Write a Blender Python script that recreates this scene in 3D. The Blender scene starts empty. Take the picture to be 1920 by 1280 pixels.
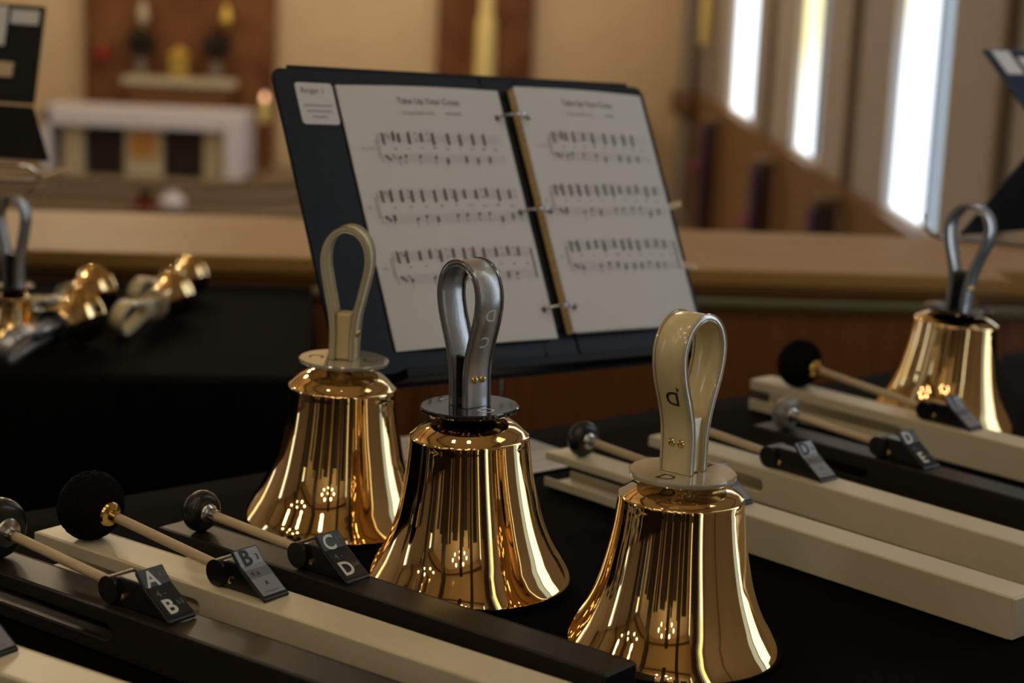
import bpy, bmesh, math, random
from mathutils import Vector, Matrix, Euler
random.seed(7)
S = bpy.context.scene
C = S.collection
PI = math.pi
R = math.radians
T = 0.76                       # height of the bell tables' tops above the gallery floor
EYE = T + 0.506

# ------------------------------------------------------------------ camera
cd = bpy.data.cameras.new('camera'); cam = bpy.data.objects.new('camera', cd); C.objects.link(cam)
cd.sensor_width = 36.0; cd.lens = 36.0 * 3400 / 1920
p_, r_ = R(11.3), R(2.5)
fw = Vector((0, math.cos(p_), -math.sin(p_))); rt = Vector((1, 0, 0)); up = rt.cross(fw)
rt2 = rt * math.cos(r_) + up * math.sin(r_); up2 = up * math.cos(r_) - rt * math.sin(r_)
cam.matrix_world = Matrix(((rt2.x, up2.x, -fw.x, 0), (rt2.y, up2.y, -fw.y, 0), (rt2.z, up2.z, -fw.z, EYE), (0, 0, 0, 1)))
cd.dof.use_dof = True; cd.dof.focus_distance = 1.44; cd.dof.aperture_fstop = 4.8
cd.clip_start = 0.05
S.camera = cam
# ------------------------------------------------------------------ world, light levels, exposure
w = bpy.data.worlds.new('world'); S.world = w; w.use_nodes = True
w.node_tree.nodes['Background'].inputs[0].default_value = (0.8, 0.9, 1.0, 1)
w.node_tree.nodes['Background'].inputs[1].default_value = 0.6
S.view_settings.view_transform = 'Standard'; S.view_settings.look = 'None'
S.view_settings.gamma = 1.0; S.view_settings.use_curve_mapping = False
S.view_settings.exposure = 0.0
WINDOW_GLOW = 2.3              # daylight in the tall windows
BULB_GLOW = 15.0               # chandelier bulbs over the gallery
NAVE_GLOW = 245.0              # bulbs of the unseen lamps added to brighten the far end
S.cycles.caustics_reflective = False; S.cycles.caustics_refractive = False
S.cycles.sample_clamp_indirect = 4.0
S.cycles.max_bounces = 8

# ------------------------------------------------------------------ materials
MATS = {}
def mat(name, col, rough=0.5, metal=0.0, spec=0.5, noise=None, bump=None, coat=0.0, emit=None, sheen=0.0, trans=0.0, ior=1.45, aniso=0.0, wave=None, alpha=1.0):
    m = bpy.data.materials.new(name); m.use_nodes = True; nt = m.node_tree; b = nt.nodes['Principled BSDF']
    b.inputs['Base Color'].default_value = (*col, 1); b.inputs['Roughness'].default_value = rough
    b.inputs['Metallic'].default_value = metal; b.inputs['Specular IOR Level'].default_value = spec
    b.inputs['Coat Weight'].default_value = coat; b.inputs['Coat Roughness'].default_value = 0.05
    b.inputs['Sheen Weight'].default_value = sheen; b.inputs['Transmission Weight'].default_value = trans
    b.inputs['IOR'].default_value = ior; b.inputs['Alpha'].default_value = alpha
    b.inputs['Anisotropic'].default_value = aniso
    tc = nt.nodes.new('ShaderNodeTexCoord')
    if noise:                                   # (scale, colour 2, amount, stretch)
        sc, c2, lo, hi, st = noise
        mp = nt.nodes.new('ShaderNodeMapping'); mp.inputs['Scale'].default_value = st
        nz = nt.nodes.new('ShaderNodeTexNoise'); nz.inputs['Scale'].default_value = sc; nz.inputs['Detail'].default_value = 5
        rp = nt.nodes.new('ShaderNodeValToRGB'); rp.color_ramp.elements[0].position = lo; rp.color_ramp.elements[1].position = hi
        rp.color_ramp.elements[0].color = (*col, 1); rp.color_ramp.elements[1].color = (*c2, 1)
        nt.links.new(tc.outputs['Object'], mp.inputs[0]); nt.links.new(mp.outputs[0], nz.inputs['Vector'])
        nt.links.new(nz.outputs['Fac'], rp.inputs[0]); nt.links.new(rp.outputs[0], b.inputs['Base Color'])
    if bump:
        sc, s_, st = bump
        mp = nt.nodes.new('ShaderNodeMapping'); mp.inputs['Scale'].default_value = st
        nz = nt.nodes.new('ShaderNodeTexNoise'); nz.inputs['Scale'].default_value = sc; nz.inputs['Detail'].default_value = 3
        bp = nt.nodes.new('ShaderNodeBump'); bp.inputs['Strength'].default_value = s_; bp.inputs['Distance'].default_value = 0.002
        nt.links.new(tc.outputs['Object'], mp.inputs[0]); nt.links.new(mp.outputs[0], nz.inputs['Vector'])
        nt.links.new(nz.outputs['Fac'], bp.inputs['Height']); nt.links.new(bp.outputs[0], b.inputs['Normal'])
    if emit:
        b.inputs['Emission Color'].default_value = (*emit[0], 1); b.inputs['Emission Strength'].default_value = emit[1]
    MATS[name] = m
    return m
one = (1, 1, 1)
mat('bronze', (0.96, 0.67, 0.325), 0.03, 1.0)
mat('cream', (0.80, 0.67, 0.37), 0.25, coat=0.5)
mat('clear_cream', (0.86, 0.79, 0.60), 0.06, trans=0.55, coat=0.8)
mat('clear_edge', (0.74, 0.68, 0.52), 0.12, trans=0.25, coat=0.5)
mat('dark_edge', (0.30, 0.31, 0.33), 0.12, 0.5, coat=0.6)
mat('sheen_strap', (0.60, 0.62, 0.65), 0.32, 0.7, aniso=0.6, bump=(60, 0.15, (8, 8, 0.3)), coat=0.5)  # black plastic; the pale metal colour stands in for window sheen
mat('black_gloss', (0.012, 0.012, 0.014), 0.08, coat=0.6)
mat('clear_dark', (0.02, 0.022, 0.03), 0.05, trans=0.15, coat=0.8)
mat('brass', (0.80, 0.58, 0.22), 0.18, 1.0)
mat('steel', (0.62, 0.62, 0.62), 0.22, 1.0)
mat('engraving', (0.03, 0.025, 0.02), 0.6)
mat('pale_engraving', (0.90, 0.90, 0.84), 0.5)
mat('chime_cream', (0.74, 0.66, 0.47), 0.38, noise=(9, (0.71, 0.63, 0.44), 0.3, 0.7, one))
mat('chime_inner', (0.34, 0.31, 0.27), 0.5)
mat('chime_black', (0.018, 0.014, 0.010), 0.42, spec=0.4)
mat('black_plastic', (0.009, 0.009, 0.010), 0.30)
mat('label_silver', (0.30, 0.305, 0.33), 0.42, 0.25)
mat('label_grey', (0.18, 0.185, 0.205), 0.45, 0.25)
mat('label_black', (0.014, 0.014, 0.016), 0.32)
mat('print_white', (0.75, 0.74, 0.70), 0.5)
mat('print_dim', (0.22, 0.22, 0.21), 0.5)
mat('print_black', (0.012, 0.012, 0.014), 0.5)
mat('dowel', (0.66, 0.53, 0.34), 0.45, noise=(40, (0.56, 0.43, 0.26), 0.3, 0.7, (1, 1, 12)))
mat('yarn', (0.006, 0.006, 0.007), 0.95, spec=0.1, bump=(220, 0.9, one))
mat('rubber', (0.014, 0.015, 0.014), 0.25, noise=(30, (0.03, 0.03, 0.028), 0.35, 0.7, one))
mat('pale_rubber', (0.34, 0.32, 0.28), 0.35, noise=(60, (0.12, 0.12, 0.115), 0.4, 0.62, (1, 1, 3)))
mat('cloth_black', (0.0022, 0.0019, 0.0022), 0.95, spec=0.06, sheen=0.0, bump=(500, 0.25, one))
mat('paper', (0.72, 0.70, 0.68), 0.75, spec=0.2)
mat('paper_edge', (0.62, 0.42, 0.20), 0.8, noise=(300, (0.75, 0.56, 0.30), 0.35, 0.65, (1, 1, 0.02)))
mat('ink', (0.10, 0.095, 0.095), 0.8, spec=0.1)
mat('ink_grey', (0.40, 0.39, 0.39), 0.8, spec=0.1)
mat('ink_pink', (0.52, 0.30, 0.34), 0.8, spec=0.1)
mat('vinyl_navy', (0.005, 0.0065, 0.011), 0.42, spec=0.2, bump=(180, 0.10, one))
mat('vinyl_window_sheen', (0.018, 0.034, 0.075), 0.35, spec=0.4)  # blue tint stands in for the windows reflected on the folder board
mat('stand_black', (0.005, 0.005, 0.006), 0.5, spec=0.2)
mat('tab_tan', (0.62, 0.44, 0.26), 0.6)
mat('acrylic', (0.97, 0.98, 0.99), 0.02, trans=1.0, ior=1.04)
mat('wire', (0.75, 0.77, 0.80), 0.15, 1.0)
mat('oak_light', (0.46, 0.245, 0.062), 0.5, spec=0.25, noise=(5, (0.37, 0.20, 0.06), 0.3, 0.7, (1, 14, 14)))
mat('oak_dark', (0.20, 0.085, 0.022), 0.35, noise=(5, (0.15, 0.06, 0.015), 0.3, 0.7, (1, 14, 14)))
mat('oak_panel', (0.23, 0.085, 0.022), 0.38, noise=(6, (0.17, 0.06, 0.016), 0.3, 0.7, (14, 14, 1)))
mat('rail_strip', (0.30, 0.27, 0.15), 0.35, 0.5)
mat('plaster', (0.62, 0.47, 0.29), 0.85, noise=(2, (0.58, 0.44, 0.27), 0.35, 0.65, one))
mat('plaster_light', (0.80, 0.70, 0.53), 0.85)
mat('rib_tan', (0.20, 0.15, 0.10), 0.6)
mat('plaster_grey', (0.36, 0.325, 0.295), 0.85, noise=(2, (0.335, 0.30, 0.275), 0.35, 0.65, one))
mat('wainscot', (0.19, 0.10, 0.034), 0.55, noise=(4, (0.15, 0.075, 0.025), 0.3, 0.7, (10, 10, 1)))
mat('rib_wood', (0.14, 0.075, 0.03), 0.5, noise=(4, (0.10, 0.05, 0.02), 0.3, 0.7, (10, 10, 1)))
mat('post_dark', (0.055, 0.022, 0.012), 0.5)
mat('purple', (0.045, 0.025, 0.075), 0.8)
mat('pink', (0.35, 0.03, 0.12), 0.6)
mat('red_brick', (0.115, 0.034, 0.010), 0.8, noise=(2.2, (0.19, 0.075, 0.022), 0.4, 0.62, one))
mat('white_cloth', (0.62, 0.62, 0.72), 0.85)
mat('stone_cream', (0.50, 0.44, 0.30), 0.7)
mat('panel_dark', (0.022, 0.010, 0.006), 0.6)
mat('orange', (0.50, 0.19, 0.03), 0.6, noise=(6, (0.42, 0.24, 0.05), 0.4, 0.6, one))
mat('carpet', (0.24, 0.19, 0.13), 0.95, spec=0.1)
mat('carpet_edge', (0.09, 0.07, 0.05), 0.95, spec=0.1)
mat('gallery_floor', (0.10, 0.075, 0.05), 0.8)
mat('leaf_dark', (0.018, 0.016, 0.008), 0.7)
mat('vase_grey', (0.20, 0.17, 0.14), 0.4)
mat('gold', (0.70, 0.48, 0.10), 0.3, 0.8)
mat('candle_wax', (0.72, 0.58, 0.22), 0.6)
mat('candle_glow', (0.8, 0.5, 0.3), 0.6, emit=((1.0, 0.52, 0.28), 3.0))
mat('red_lamp', (0.35, 0.02, 0.015), 0.4)
mat('ceiling_wood', (0.58, 0.43, 0.24), 0.5, noise=(3, (0.50, 0.36, 0.19), 0.3, 0.7, (1, 12, 1)))
mat('beam_wood', (0.13, 0.07, 0.03), 0.5)
mat('reflected_dark', (0.018, 0.010, 0.006), 0.5)  # near black, for the dark things added to the bells' reflections
mat('bulb', (1, 0.9, 0.7), 0.4, emit=((1.0, 0.83, 0.60), BULB_GLOW))
mat('added_nave_bulb', (1, 0.9, 0.7), 0.4, emit=((1.0, 0.80, 0.54), NAVE_GLOW))
mat('sill_white', (0.80, 0.78, 0.74), 0.6)
# panes glow with painted daylight; yellowish mottles stand in for foliage outside
m = mat('window_daylight', (0.8, 0.85, 0.9), 0.2); nt = m.node_tree; b = nt.nodes['Principled BSDF']
tc = nt.nodes.new('ShaderNodeTexCoord'); nz = nt.nodes.new('ShaderNodeTexNoise'); nz.inputs['Scale'].default_value = 0.9
mp = nt.nodes.new('ShaderNodeMapping'); mp.inputs['Scale'].default_value = (1, 1.2, 0.55)
rp = nt.nodes.new('ShaderNodeValToRGB'); rp.color_ramp.elements[0].position = 0.46; rp.color_ramp.elements[1].position = 0.62
rp.color_ramp.elements[0].color = (0.74, 0.86, 1.0, 1); rp.color_ramp.elements[1].color = (0.62, 0.56, 0.30, 1)
nt.links.new(tc.outputs['Object'], mp.inputs[0]); nt.links.new(mp.outputs[0], nz.inputs['Vector']); nt.links.new(nz.outputs['Fac'], rp.inputs[0])
nt.links.new(rp.outputs[0], b.inputs['Emission Color']); b.inputs['Emission Strength'].default_value = WINDOW_GLOW
mat('window_strip', (0.5, 0.6, 0.7), 0.2, emit=((0.50, 0.72, 0.95), WINDOW_GLOW * 0.28))

# ------------------------------------------------------------------ mesh helpers
class MB:
    def __init__(s): s.v = []; s.f = []
    def add(s, vs, fs, M=None):
        o = len(s.v)
        s.v += [tuple(M @ Vector(q)) if M else tuple(q) for q in vs]
        s.f += [tuple(i + o for i in f) for f in fs]
        return s
    def box(s, lo, hi, M=None):
        x0, y0, z0 = lo; x1, y1, z1 = hi
        return s.add([(x0, y0, z0), (x1, y0, z0), (x1, y1, z0), (x0, y1, z0), (x0, y0, z1), (x1, y0, z1), (x1, y1, z1), (x0, y1, z1)],
                     [(3, 2, 1, 0), (4, 5, 6, 7), (0, 1, 5, 4), (1, 2, 6, 5), (2, 3, 7, 6), (3, 0, 4, 7)], M)
    def prism(s, poly, a, b, axis='y', M=None):
        """poly is counter-clockwise in the plane across the axis; extruded from a to b along it"""
        n = len(poly)
        P = {'y': lambda q, t: (q[0], t, q[1]), 'z': lambda q, t: (q[0], q[1], t), 'x': lambda q, t: (t, q[0], q[1])}[axis]
        vs = [P(q, a) for q in poly] + [P(q, b) for q in poly]
        fs = [tuple(range(n)), tuple(range(2 * n - 1, n - 1, -1))] + [(i, n + i, n + (i + 1) % n, (i + 1) % n) for i in range(n)]
        return s.add(vs, fs, M)
    def lathe(s, prof, n=48, M=None, cap0=False, cap1=False):
        vs = []; fs = []; k = len(prof)
        for i in range(n):
            a = 2 * PI * i / n
            vs += [(r * math.cos(a), r * math.sin(a), z) for r, z in prof]
        for i in range(n):
            j = (i + 1) % n
            fs += [(i * k + q, j * k + q, j * k + q + 1, i * k + q + 1) for q in range(k - 1)]
        if cap0: fs.append(tuple(i * k for i in range(n - 1, -1, -1)))
        if cap1: fs.append(tuple(i * k + k - 1 for i in range(n)))
        return s.add(vs, fs, M)
    def tube(s, path, rad, n=12, M=None, caps=True):
        path = [Vector(q) for q in path]; k = len(path); vs = []; fs = []
        ref = None
        for i, q in enumerate(path):
            t = (path[min(i + 1, k - 1)] - path[max(i - 1, 0)]).normalized()
            if ref is None: ref = Vector((0, 0, 1)) if abs(t.z) < 0.9 else Vector((1, 0, 0))
            u = t.cross(ref).normalized(); v = t.cross(u).normalized(); ref = -v if False else ref
            r = rad[i] if isinstance(rad, (list, tuple)) else rad
            vs += [q + (u * math.cos(2 * PI * j / n) + v * math.sin(2 * PI * j / n)) * r for j in range(n)]
        for i in range(k - 1):
            fs += [(i * n + j, i * n + (j + 1) % n, (i + 1) * n + (j + 1) % n, (i + 1) * n + j) for j in range(n)]
        if caps: fs += [tuple(range(n - 1, -1, -1)), tuple((k - 1) * n + j for j in range(n))]
        return s.add(vs, fs, M)
    def build(s, name, material, parent=None, smooth=False, bevel=0.0, seg=2, angle=35):
        me = bpy.data.meshes.new(name); me.from_pydata([tuple(q) for q in s.v], [], s.f); me.validate()
        bm = bmesh.new(); bm.from_mesh(me); bmesh.ops.recalc_face_normals(bm, faces=bm.faces); bm.to_mesh(me); bm.free()
        me.materials.append(MATS[material])
        o = bpy.data.objects.new(name, me); C.objects.link(o)
        if parent is not None: o.parent = parent
        if bevel:
            md = o.modifiers.new('bevel', 'BEVEL'); md.width = bevel; md.segments = seg; md.limit_method = 'ANGLE'; md.angle_limit = R(40)
        if smooth:
            for p in me.polygons: p.use_smooth = True
            if angle < 179: me.set_sharp_from_angle(angle=R(angle))
        return o
def tag(o, label, cat, group=None, kind=None):
    o['label'] = label; o['category'] = cat
    if group: o['group'] = group
    if kind: o['kind'] = kind
    return o
def struct(o): o['kind'] = 'structure'; return o
def thing(name, label, cat, loc=(0, 0, 0), rz=0.0, group=None, rot=None):
    o = bpy.data.objects.new(name, None); C.objects.link(o); o.empty_display_size = 0.05
    o.location = loc; o.rotation_euler = rot if rot else (0, 0, rz)
    return tag(o, label, cat, group)
_txt = {}
def text_geo(t, size=1.0, bold=0.0):
    """flat lettering, centred on the origin in the xy plane"""
    if (t, bold) not in _txt:
        cu = bpy.data.curves.new('t', 'FONT'); cu.body = t; cu.size = 1; cu.align_x = 'CENTER'; cu.align_y = 'CENTER'; cu.resolution_u = 3; cu.offset = bold
        ob = bpy.data.objects.new('t', cu); C.objects.link(ob)
        me = bpy.data.meshes.new_from_object(ob.evaluated_get(bpy.context.evaluated_depsgraph_get()))
        _txt[(t, bold)] = ([v.co.copy() for v in me.vertices], [tuple(p.vertices) for p in me.polygons])
        bpy.data.objects.remove(ob); bpy.data.curves.remove(cu); bpy.data.meshes.remove(me)
    vs, fs = _txt[(t, bold)]
    return [v * size for v in vs], fs
def frame(o, x, y, z):
    x = Vector(x).normalized(); z = Vector(z).normalized() if z is not None else x.cross(Vector(y)).normalized(); y = z.cross(x).normalized()
    return Matrix(((x.x, y.x, z.x, o[0]), (x.y, y.y, z.y, o[1]), (x.z, y.z, z.z, o[2]), (0, 0, 0, 1)))
def spline(pts, n):
    """Catmull-Rom through 2D/3D points"""
    pts = [Vector(p) for p in pts]; out = []
    P = [pts[0] * 2 - pts[1]] + pts + [pts[-1] * 2 - pts[-2]]
    for i in range(1, len(P) - 2):
        for j in range(n):
            t = j / n; a, b_, c, d = P[i - 1], P[i], P[i + 1], P[i + 2]
            out.append(0.5 * ((2 * b_) + (c - a) * t + (2 * a - 5 * b_ + 4 * c - d) * t * t + (3 * b_ - a - 3 * c + d) * t ** 3))
    out.append(pts[-1])
    return out

# ------------------------------------------------------------------ the church
NF = -1.39                       # nave floor
CEIL = 5.2
XR, XL = 2.0, -10.2
struct(MB().box((XL, -6.2, -0.2), (XR, 2.95, 0.0)).build('floor', 'gallery_floor'))
struct(MB().box((XL, 2.9, NF - 0.2), (XR, 21.6, NF)).build('floor_nave', 'carpet'))
struct(MB().box((XL - 0.3, 21.0, NF), (XR + 0.3, 21.3, CEIL + 1.6)).build('wall_far', 'plaster'))
# back wall; dark doors and posts added for the bells to reflect
wb = struct(MB().box((XL - 0.3, -6.5, 0.0), (XR + 0.3, -6.2, CEIL + 1.6)).build('wall_back', 'plaster_light'))
for x0, x1, z1 in ((-9.0, -8.0, 2.4), (-6.6, -6.3, 3.8), (-5.0, -4.7, 3.8), (-3.6, -2.2, 2.5), (-1.2, -0.95, 3.8), (0.35, 0.6, 3.8), (1.1, 1.35, 3.4)):
    MB().box((x0, -6.2, 0.0), (x1, -6.05, z1)).build('post' if x1 - x0 < 0.5 else 'added_door_leaf', 'reflected_dark', wb)
# unseen dark posts and screens added to put dark strips in the bells' reflections
for k, (x, y, w_, h_) in enumerate(((-2.3, -1.6, 0.30, 5.4), (0.25, -2.4, 0.26, 5.3), (1.15, -1.0, 0.24, 5.2), (-4.2, -0.4, 0.30, 5.6), (-1.0, -3.6, 0.35, 5.4))):
    o = struct(MB().box((x - w_ / 2, y - w_ / 2, 0), (x + w_ / 2, y + w_ / 2, h_), None).build('reflection_post_%d' % (k + 1), 'reflected_dark', bevel=0.02))
for k, (x0, x1, y, h_) in enumerate(((-3.9, -2.9, -2.6, 1.9), (-1.9, -1.3, -2.9, 2.2), (-0.6, -0.1, -3.0, 1.7), (0.5, 0.95, -2.8, 2.3), (-5.9, -4.8, -1.8, 1.8), (-2.75, -2.45, -3.4, 2.6), (1.35, 1.75, -2.2, 2.0), (-0.05, 0.12, -4.4, 3.2), (-1.25, -0.75, -5.2, 2.6))):
    o = struct(MB().box((x0, y, 0), (x1, y + 0.12, h_)).build('reflection_screen_%d' % (k + 1), 'reflected_dark', bevel=0.01))
# side walls: wainscot, piers between tall windows, lintel
WINS = [16.8, 12.9, 9.3, 5.65, 2.0, -1.65, -5.0]
WW = {16.8: 1.05, 5.65: 0.60, 2.0: 0.42, -1.65: 0.36, -5.0: 0.36}
WINS_L = [16.8, 9.3, 2.0, -5.0]
def side_wall(name, x, out, base, wins):
    m = MB(); xa, xb = (x, x + out * 0.3) if out > 0 else (x + out * 0.3, x)
    ys = sorted([(y - WW.get(y, 0.66), y + WW.get(y, 0.66)) for y in wins])
    lo = -6.2
    for a, b2 in ys + [(21.0, 21.0)]:
        m.box((xa, lo, 0.11), (xb, a, 4.6)); lo = b2
    m.box((xa, -6.2, 4.6), (xb, 21.0, CEIL + 1.6))
    wl = struct(m.build(name, 'plaster_grey'))
    o = MB().box((xa - (0.05 if out > 0 else 0), -6.2, base), (xb + (0.05 if out < 0 else 0), 21.0, 0.11)).build('wainscot', 'wainscot', wl)
    return wl
wr = side_wall('wall_right', XR, 1, NF, WINS)
wl_ = side_wall('wall_left', XL, -1, NF, WINS_L)
n_ = 1
for x, out in ((XR, 1), (XL, -1)):
    for y in (WINS if out > 0 else WINS_L):
        hw = WW.get(y, 0.66)
        wn = struct(MB().box((x + out * 0.02, y - hw, 0.11), (x + out * 0.30, y + hw, 0.135)).build('window_%d' % n_, 'sill_white')); n_ += 1
        MB().box((x + out * 0.055, y - hw + 0.44 * min(1, hw / 0.66), 0.135), (x + out * 0.065, y + hw, 4.6)).build('pane', 'window_daylight', wn)
        MB().box((x + out * 0.055, y - hw, 0.135), (x + out * 0.065, y - hw + 0.38 * min(1, hw / 0.66), 4.6)).build('pane', 'window_strip', wn)
        MB().box((x + out * 0.03, y - hw + 0.38 * min(1, hw / 0.66), 0.135), (x + out * 0.09, y - hw + 0.44 * min(1, hw / 0.66), 4.6)).build('mullion', 'plaster_grey', wn)
for y in (19.2, 14.75, 11.0, 7.5, 3.9, 0.2, -3.3):
    MB().box((XR - 0.055, y - 0.035, NF), (XR + 0.01, y + 0.035, CEIL)).build('rib', 'rib_tan', wr)
    MB().box((XL - 0.01, y - 0.035, NF), (XL + 0.055, y + 0.035, CEIL)).build('rib', 'rib_tan', wl_)
# ceiling: shallow gable of boards on beams
cm = MB(); xm = (XL + XR) / 2
cm.add([(XL - 0.3, -6.5, CEIL), (xm, -6.5, CEIL + 1.5), (XR + 0.3, -6.5, CEIL), (XL - 0.3, 21.3, CEIL), (xm, 21.3, CEIL + 1.5), (XR + 0.3, 21.3, CEIL),
        (XL - 0.3, -6.5, CEIL + 0.1), (xm, -6.5, CEIL + 1.6), (XR + 0.3, -6.5, CEIL + 0.1), (XL - 0.3, 21.3, CEIL + 0.1), (xm, 21.3, CEIL + 1.6), (XR + 0.3, 21.3, CEIL + 0.1)],
       [(0, 1, 4, 3), (1, 2, 5, 4), (6, 9, 10, 7), (7, 10, 11, 8), (0, 3, 9, 6), (2, 8, 11, 5), (0, 6, 7, 1), (1, 7, 8, 2), (3, 4, 10, 9), (4, 5, 11, 10)])
cl = struct(cm.build('ceiling', 'ceiling_wood'))
for y in (-4.6, -2.2, 0.2, 2.6, 5.0, 8.0, 11.0, 14.0, 17.0):
    bmh = MB()
    for xa, xb in ((XL, xm), (xm, XR)):
        za, zb = (CEIL, CEIL + 1.5) if xa == XL else (CEIL + 1.5, CEIL)
        bmh.add([(xa, y - .1, za - .25), (xb, y - .1, zb - .25), (xb, y - .1, zb - .01), (xa, y - .1, za - .01), (xa, y + .1, za - .25), (xb, y + .1, zb - .25), (xb, y + .1, zb - .01), (xa, y + .1, za - .01)],
                [(0, 1, 2, 3), (7, 6, 5, 4), (0, 4, 5, 1), (3, 2, 6, 7), (0, 3, 7, 4), (1, 5, 6, 2)])
    bmh.build('beam', 'beam_wood', cl)
# gallery parapet: wide cap, mouldings, pale strip, panel
pr = thing('x', 'x', 'x', (-0.05, 2.995, -0.008), R(5.6)); del pr['label'], pr['category']
pr.name = 'wall_front'; pr['kind'] = 'structure'
MB().box((-9.0, 0.03, -0.2), (2.0, 0.42, T - 0.025)).build('panel', 'oak_panel', pr)
MB().box((-9.0, 0.0, T + 0.020), (2.0, 0.495, T + 0.047)).build('cap', 'oak_light', pr, bevel=0.004)
MB().box((-9.0, 0.012, T + 0.010), (2.0, 0.45, T + 0.020)).build('moulding', 'oak_light', pr)
MB().box((-9.0, 0.022, T - 0.004), (2.0, 0.44, T + 0.010)).build('moulding', 'oak_dark', pr)
MB().box((-9.0, 0.010, T - 0.018), (2.0, 0.43, T - 0.004)).build('rail_strip', 'rail_strip', pr, bevel=0.003)
MB().box((-9.0, 0.020, T - 0.025), (2.0, 0.43, T - 0.018)).build('moulding', 'oak_light', pr)
for px_ in (-2.6, -1.35, -0.1, 1.15):
    MB().box((px_, 0.02, 0.0), (px_ + 0.012, 0.035, T - 0.026)).build('joint_strip', 'oak_dark', pr)

# ------------------------------------------------------------------ chancel
def Z(r): return T + r          # heights taken from the table top
st = thing('chancel_steps', 'broad carpeted steps with rounded corner below the altar', 'steps', (-4.2, 19.0, NF))
def round_rect(x0, x1, y0, y1, r, n=10):
    out = []
    for cx_, cy_, a0 in ((x1 - r, y1 - 0.01, 0), (x0 + 0.01, y1 - 0.01, 90), (x0 + r, y0 + r, 180), (x1 - r, y0 + r, 270)):
        rr = r if a0 >= 180 else 0.01
        if a0 == 0: cx_ = x1 - 0.01
        out += [(cx_ + rr * math.cos(R(a0 + 90 * i / n)), cy_ + rr * math.sin(R(a0 + 90 * i / n))) for i in range(n + 1)]
    return out
zlow = 0.002
for x1, y0, z1 in ((2.35, -1.10, 0.10), (2.15, -0.80, 0.21), (1.95, -0.45, 0.31), (1.78, -0.15, 0.41)):
    MB().prism(round_rect(-3.6, x1, y0, 1.98, 0.9), zlow, z1, 'z').build('step', 'carpet', st)
    MB().prism(round_rect(-3.6, x1 + 0.012, y0 - 0.012, 1.97, 0.9), z1 - 0.055, z1 - 0.010, 'z').build('nosing', 'carpet_edge', st)
    zlow = z1
ZA = NF + 0.412
rd = MB().box((-5.0, 20.82, ZA), (-2.85, 20.998, 5.0)).build('reredos_panel', 'red_brick')
tag(rd, 'wide reddish brown panel on the far wall behind the altar', 'panel')
rd2 = MB().box((-1.0, 20.86, NF + 0.002), (0.09, 20.998, 5.0)).build('wall_panel', 'red_brick')
tag(rd2, 'narrow reddish brown wall panel behind the tall cream candle', 'panel')
al = thing('altar', 'cream stone altar with two dark panels and orange square', 'altar', (-3.99, 19.6, ZA))
HA = Z(-1.03) - ZA - 0.02
MB().box((-0.98, -0.35, HA - 0.10), (0.98, 0.35, HA)).build('altar_top', 'stone_cream', al)
for x0, x1 in ((-0.88, -0.66), (-0.22, 0.18), (0.62, 0.86)):
    MB().box((x0, -0.30, 0.002), (x1, 0.25, HA - 0.10)).build('support', 'stone_cream', al, bevel=0.01)
for x0, x1 in ((-0.66, -0.22), (0.18, 0.62)):
    MB().box((x0 + .004, -0.18, 0.004), (x1 - .004, 0.15, HA - 0.102)).build('dark_panel', 'panel_dark', al)
MB().box((-0.16, -0.315, 0.20), (0.12, -0.302, 0.46)).build('emblem', 'orange', al)
ac = MB().box((-1.06, -0.42, HA + 0.002), (1.06, 0.42, HA + 0.022)).box((-1.06, -0.43, HA - 0.15), (1.06, -0.42, HA + 0.022)).box((-1.06, -0.43, HA - 0.66), (-0.985, 0.42, HA + 0.01)).box((0.985, -0.43, HA - 0.66), (1.06, 0.42, HA + 0.01)).box((0.87, -0.435, HA - 0.66), (1.06, -0.425, HA + 0.01))
acl = ac.build('altar_cloth', 'white_cloth'); acl.location = (-3.99, 19.6, ZA)
tag(acl, 'white cloth over the altar hanging down both ends', 'cloth')
# shelf behind the altar with vases of dark foliage and a gilded box
sh = thing('retable_shelf', 'pale ledge behind the altar carrying vases and gilded box', 'shelf', (-3.83, 20.45, ZA))
MB().box((-0.62, -0.18, 0.92), (0.62, 0.18, 1.0)).build('shelf_top', 'stone_cream', sh)
MB().box((-0.55, -0.12, 0.002), (0.55, 0.12, 0.92)).build('shelf_base', 'oak_dark', sh)
ZS = ZA + 1.002
def bush(n, r, seed):
    rnd = random.Random(seed); m = MB()
    for i in range(n):
        d = Vector((rnd.gauss(0, 1), rnd.gauss(0, 1), rnd.gauss(0, 0.8))).normalized() * r * rnd.uniform(0.35, 1)
        q = d + Vector((0, 0, r * 0.9)); L = r * 0.45
        rot = Euler((rnd.uniform(0, 6), rnd.uniform(0, 6), rnd.uniform(0, 6))).to_matrix().to_4x4(); rot.translation = q
        m.add([(0, -L * .35, 0), (L * .5, 0, 0.02 * r), (0, L * .35, 0), (-L * .5, 0, 0.02 * r)], [(0, 1, 2), (0, 2, 3)], rot)
    return m
for k, (x, lab) in enumerate(((-4.28, 'vase of dark foliage on the ledge, left of the gilded box'), (-3.44, 'vase of dark foliage on the ledge, right of the gilded box'))):
    v = thing('flower_vase', lab, 'vase', (x, 20.45, ZS), group='foliage vases behind the altar')
    MB().lathe([(0.0, 0), (0.05, 0), (0.075, 0.07), (0.05, 0.16), (0.06, 0.2), (0.05, 0.2), (0.0, 0.15)], 20).build('vase_body', 'vase_grey', v, smooth=True)
    f_ = bush(260, 0.17, 11 + k).build('foliage', 'leaf_dark', v); f_.location = (0, 0, 0.2); f_['kind'] = 'stuff'
tb = thing('tabernacle', 'small gilded box on the ledge between two vases', 'box', (-3.84, 20.45, ZS))
MB().box((-0.10, -0.10, 0), (0.10, 0.10, 0.24)).build('box_body', 'gold', tb, bevel=0.01)
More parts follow.
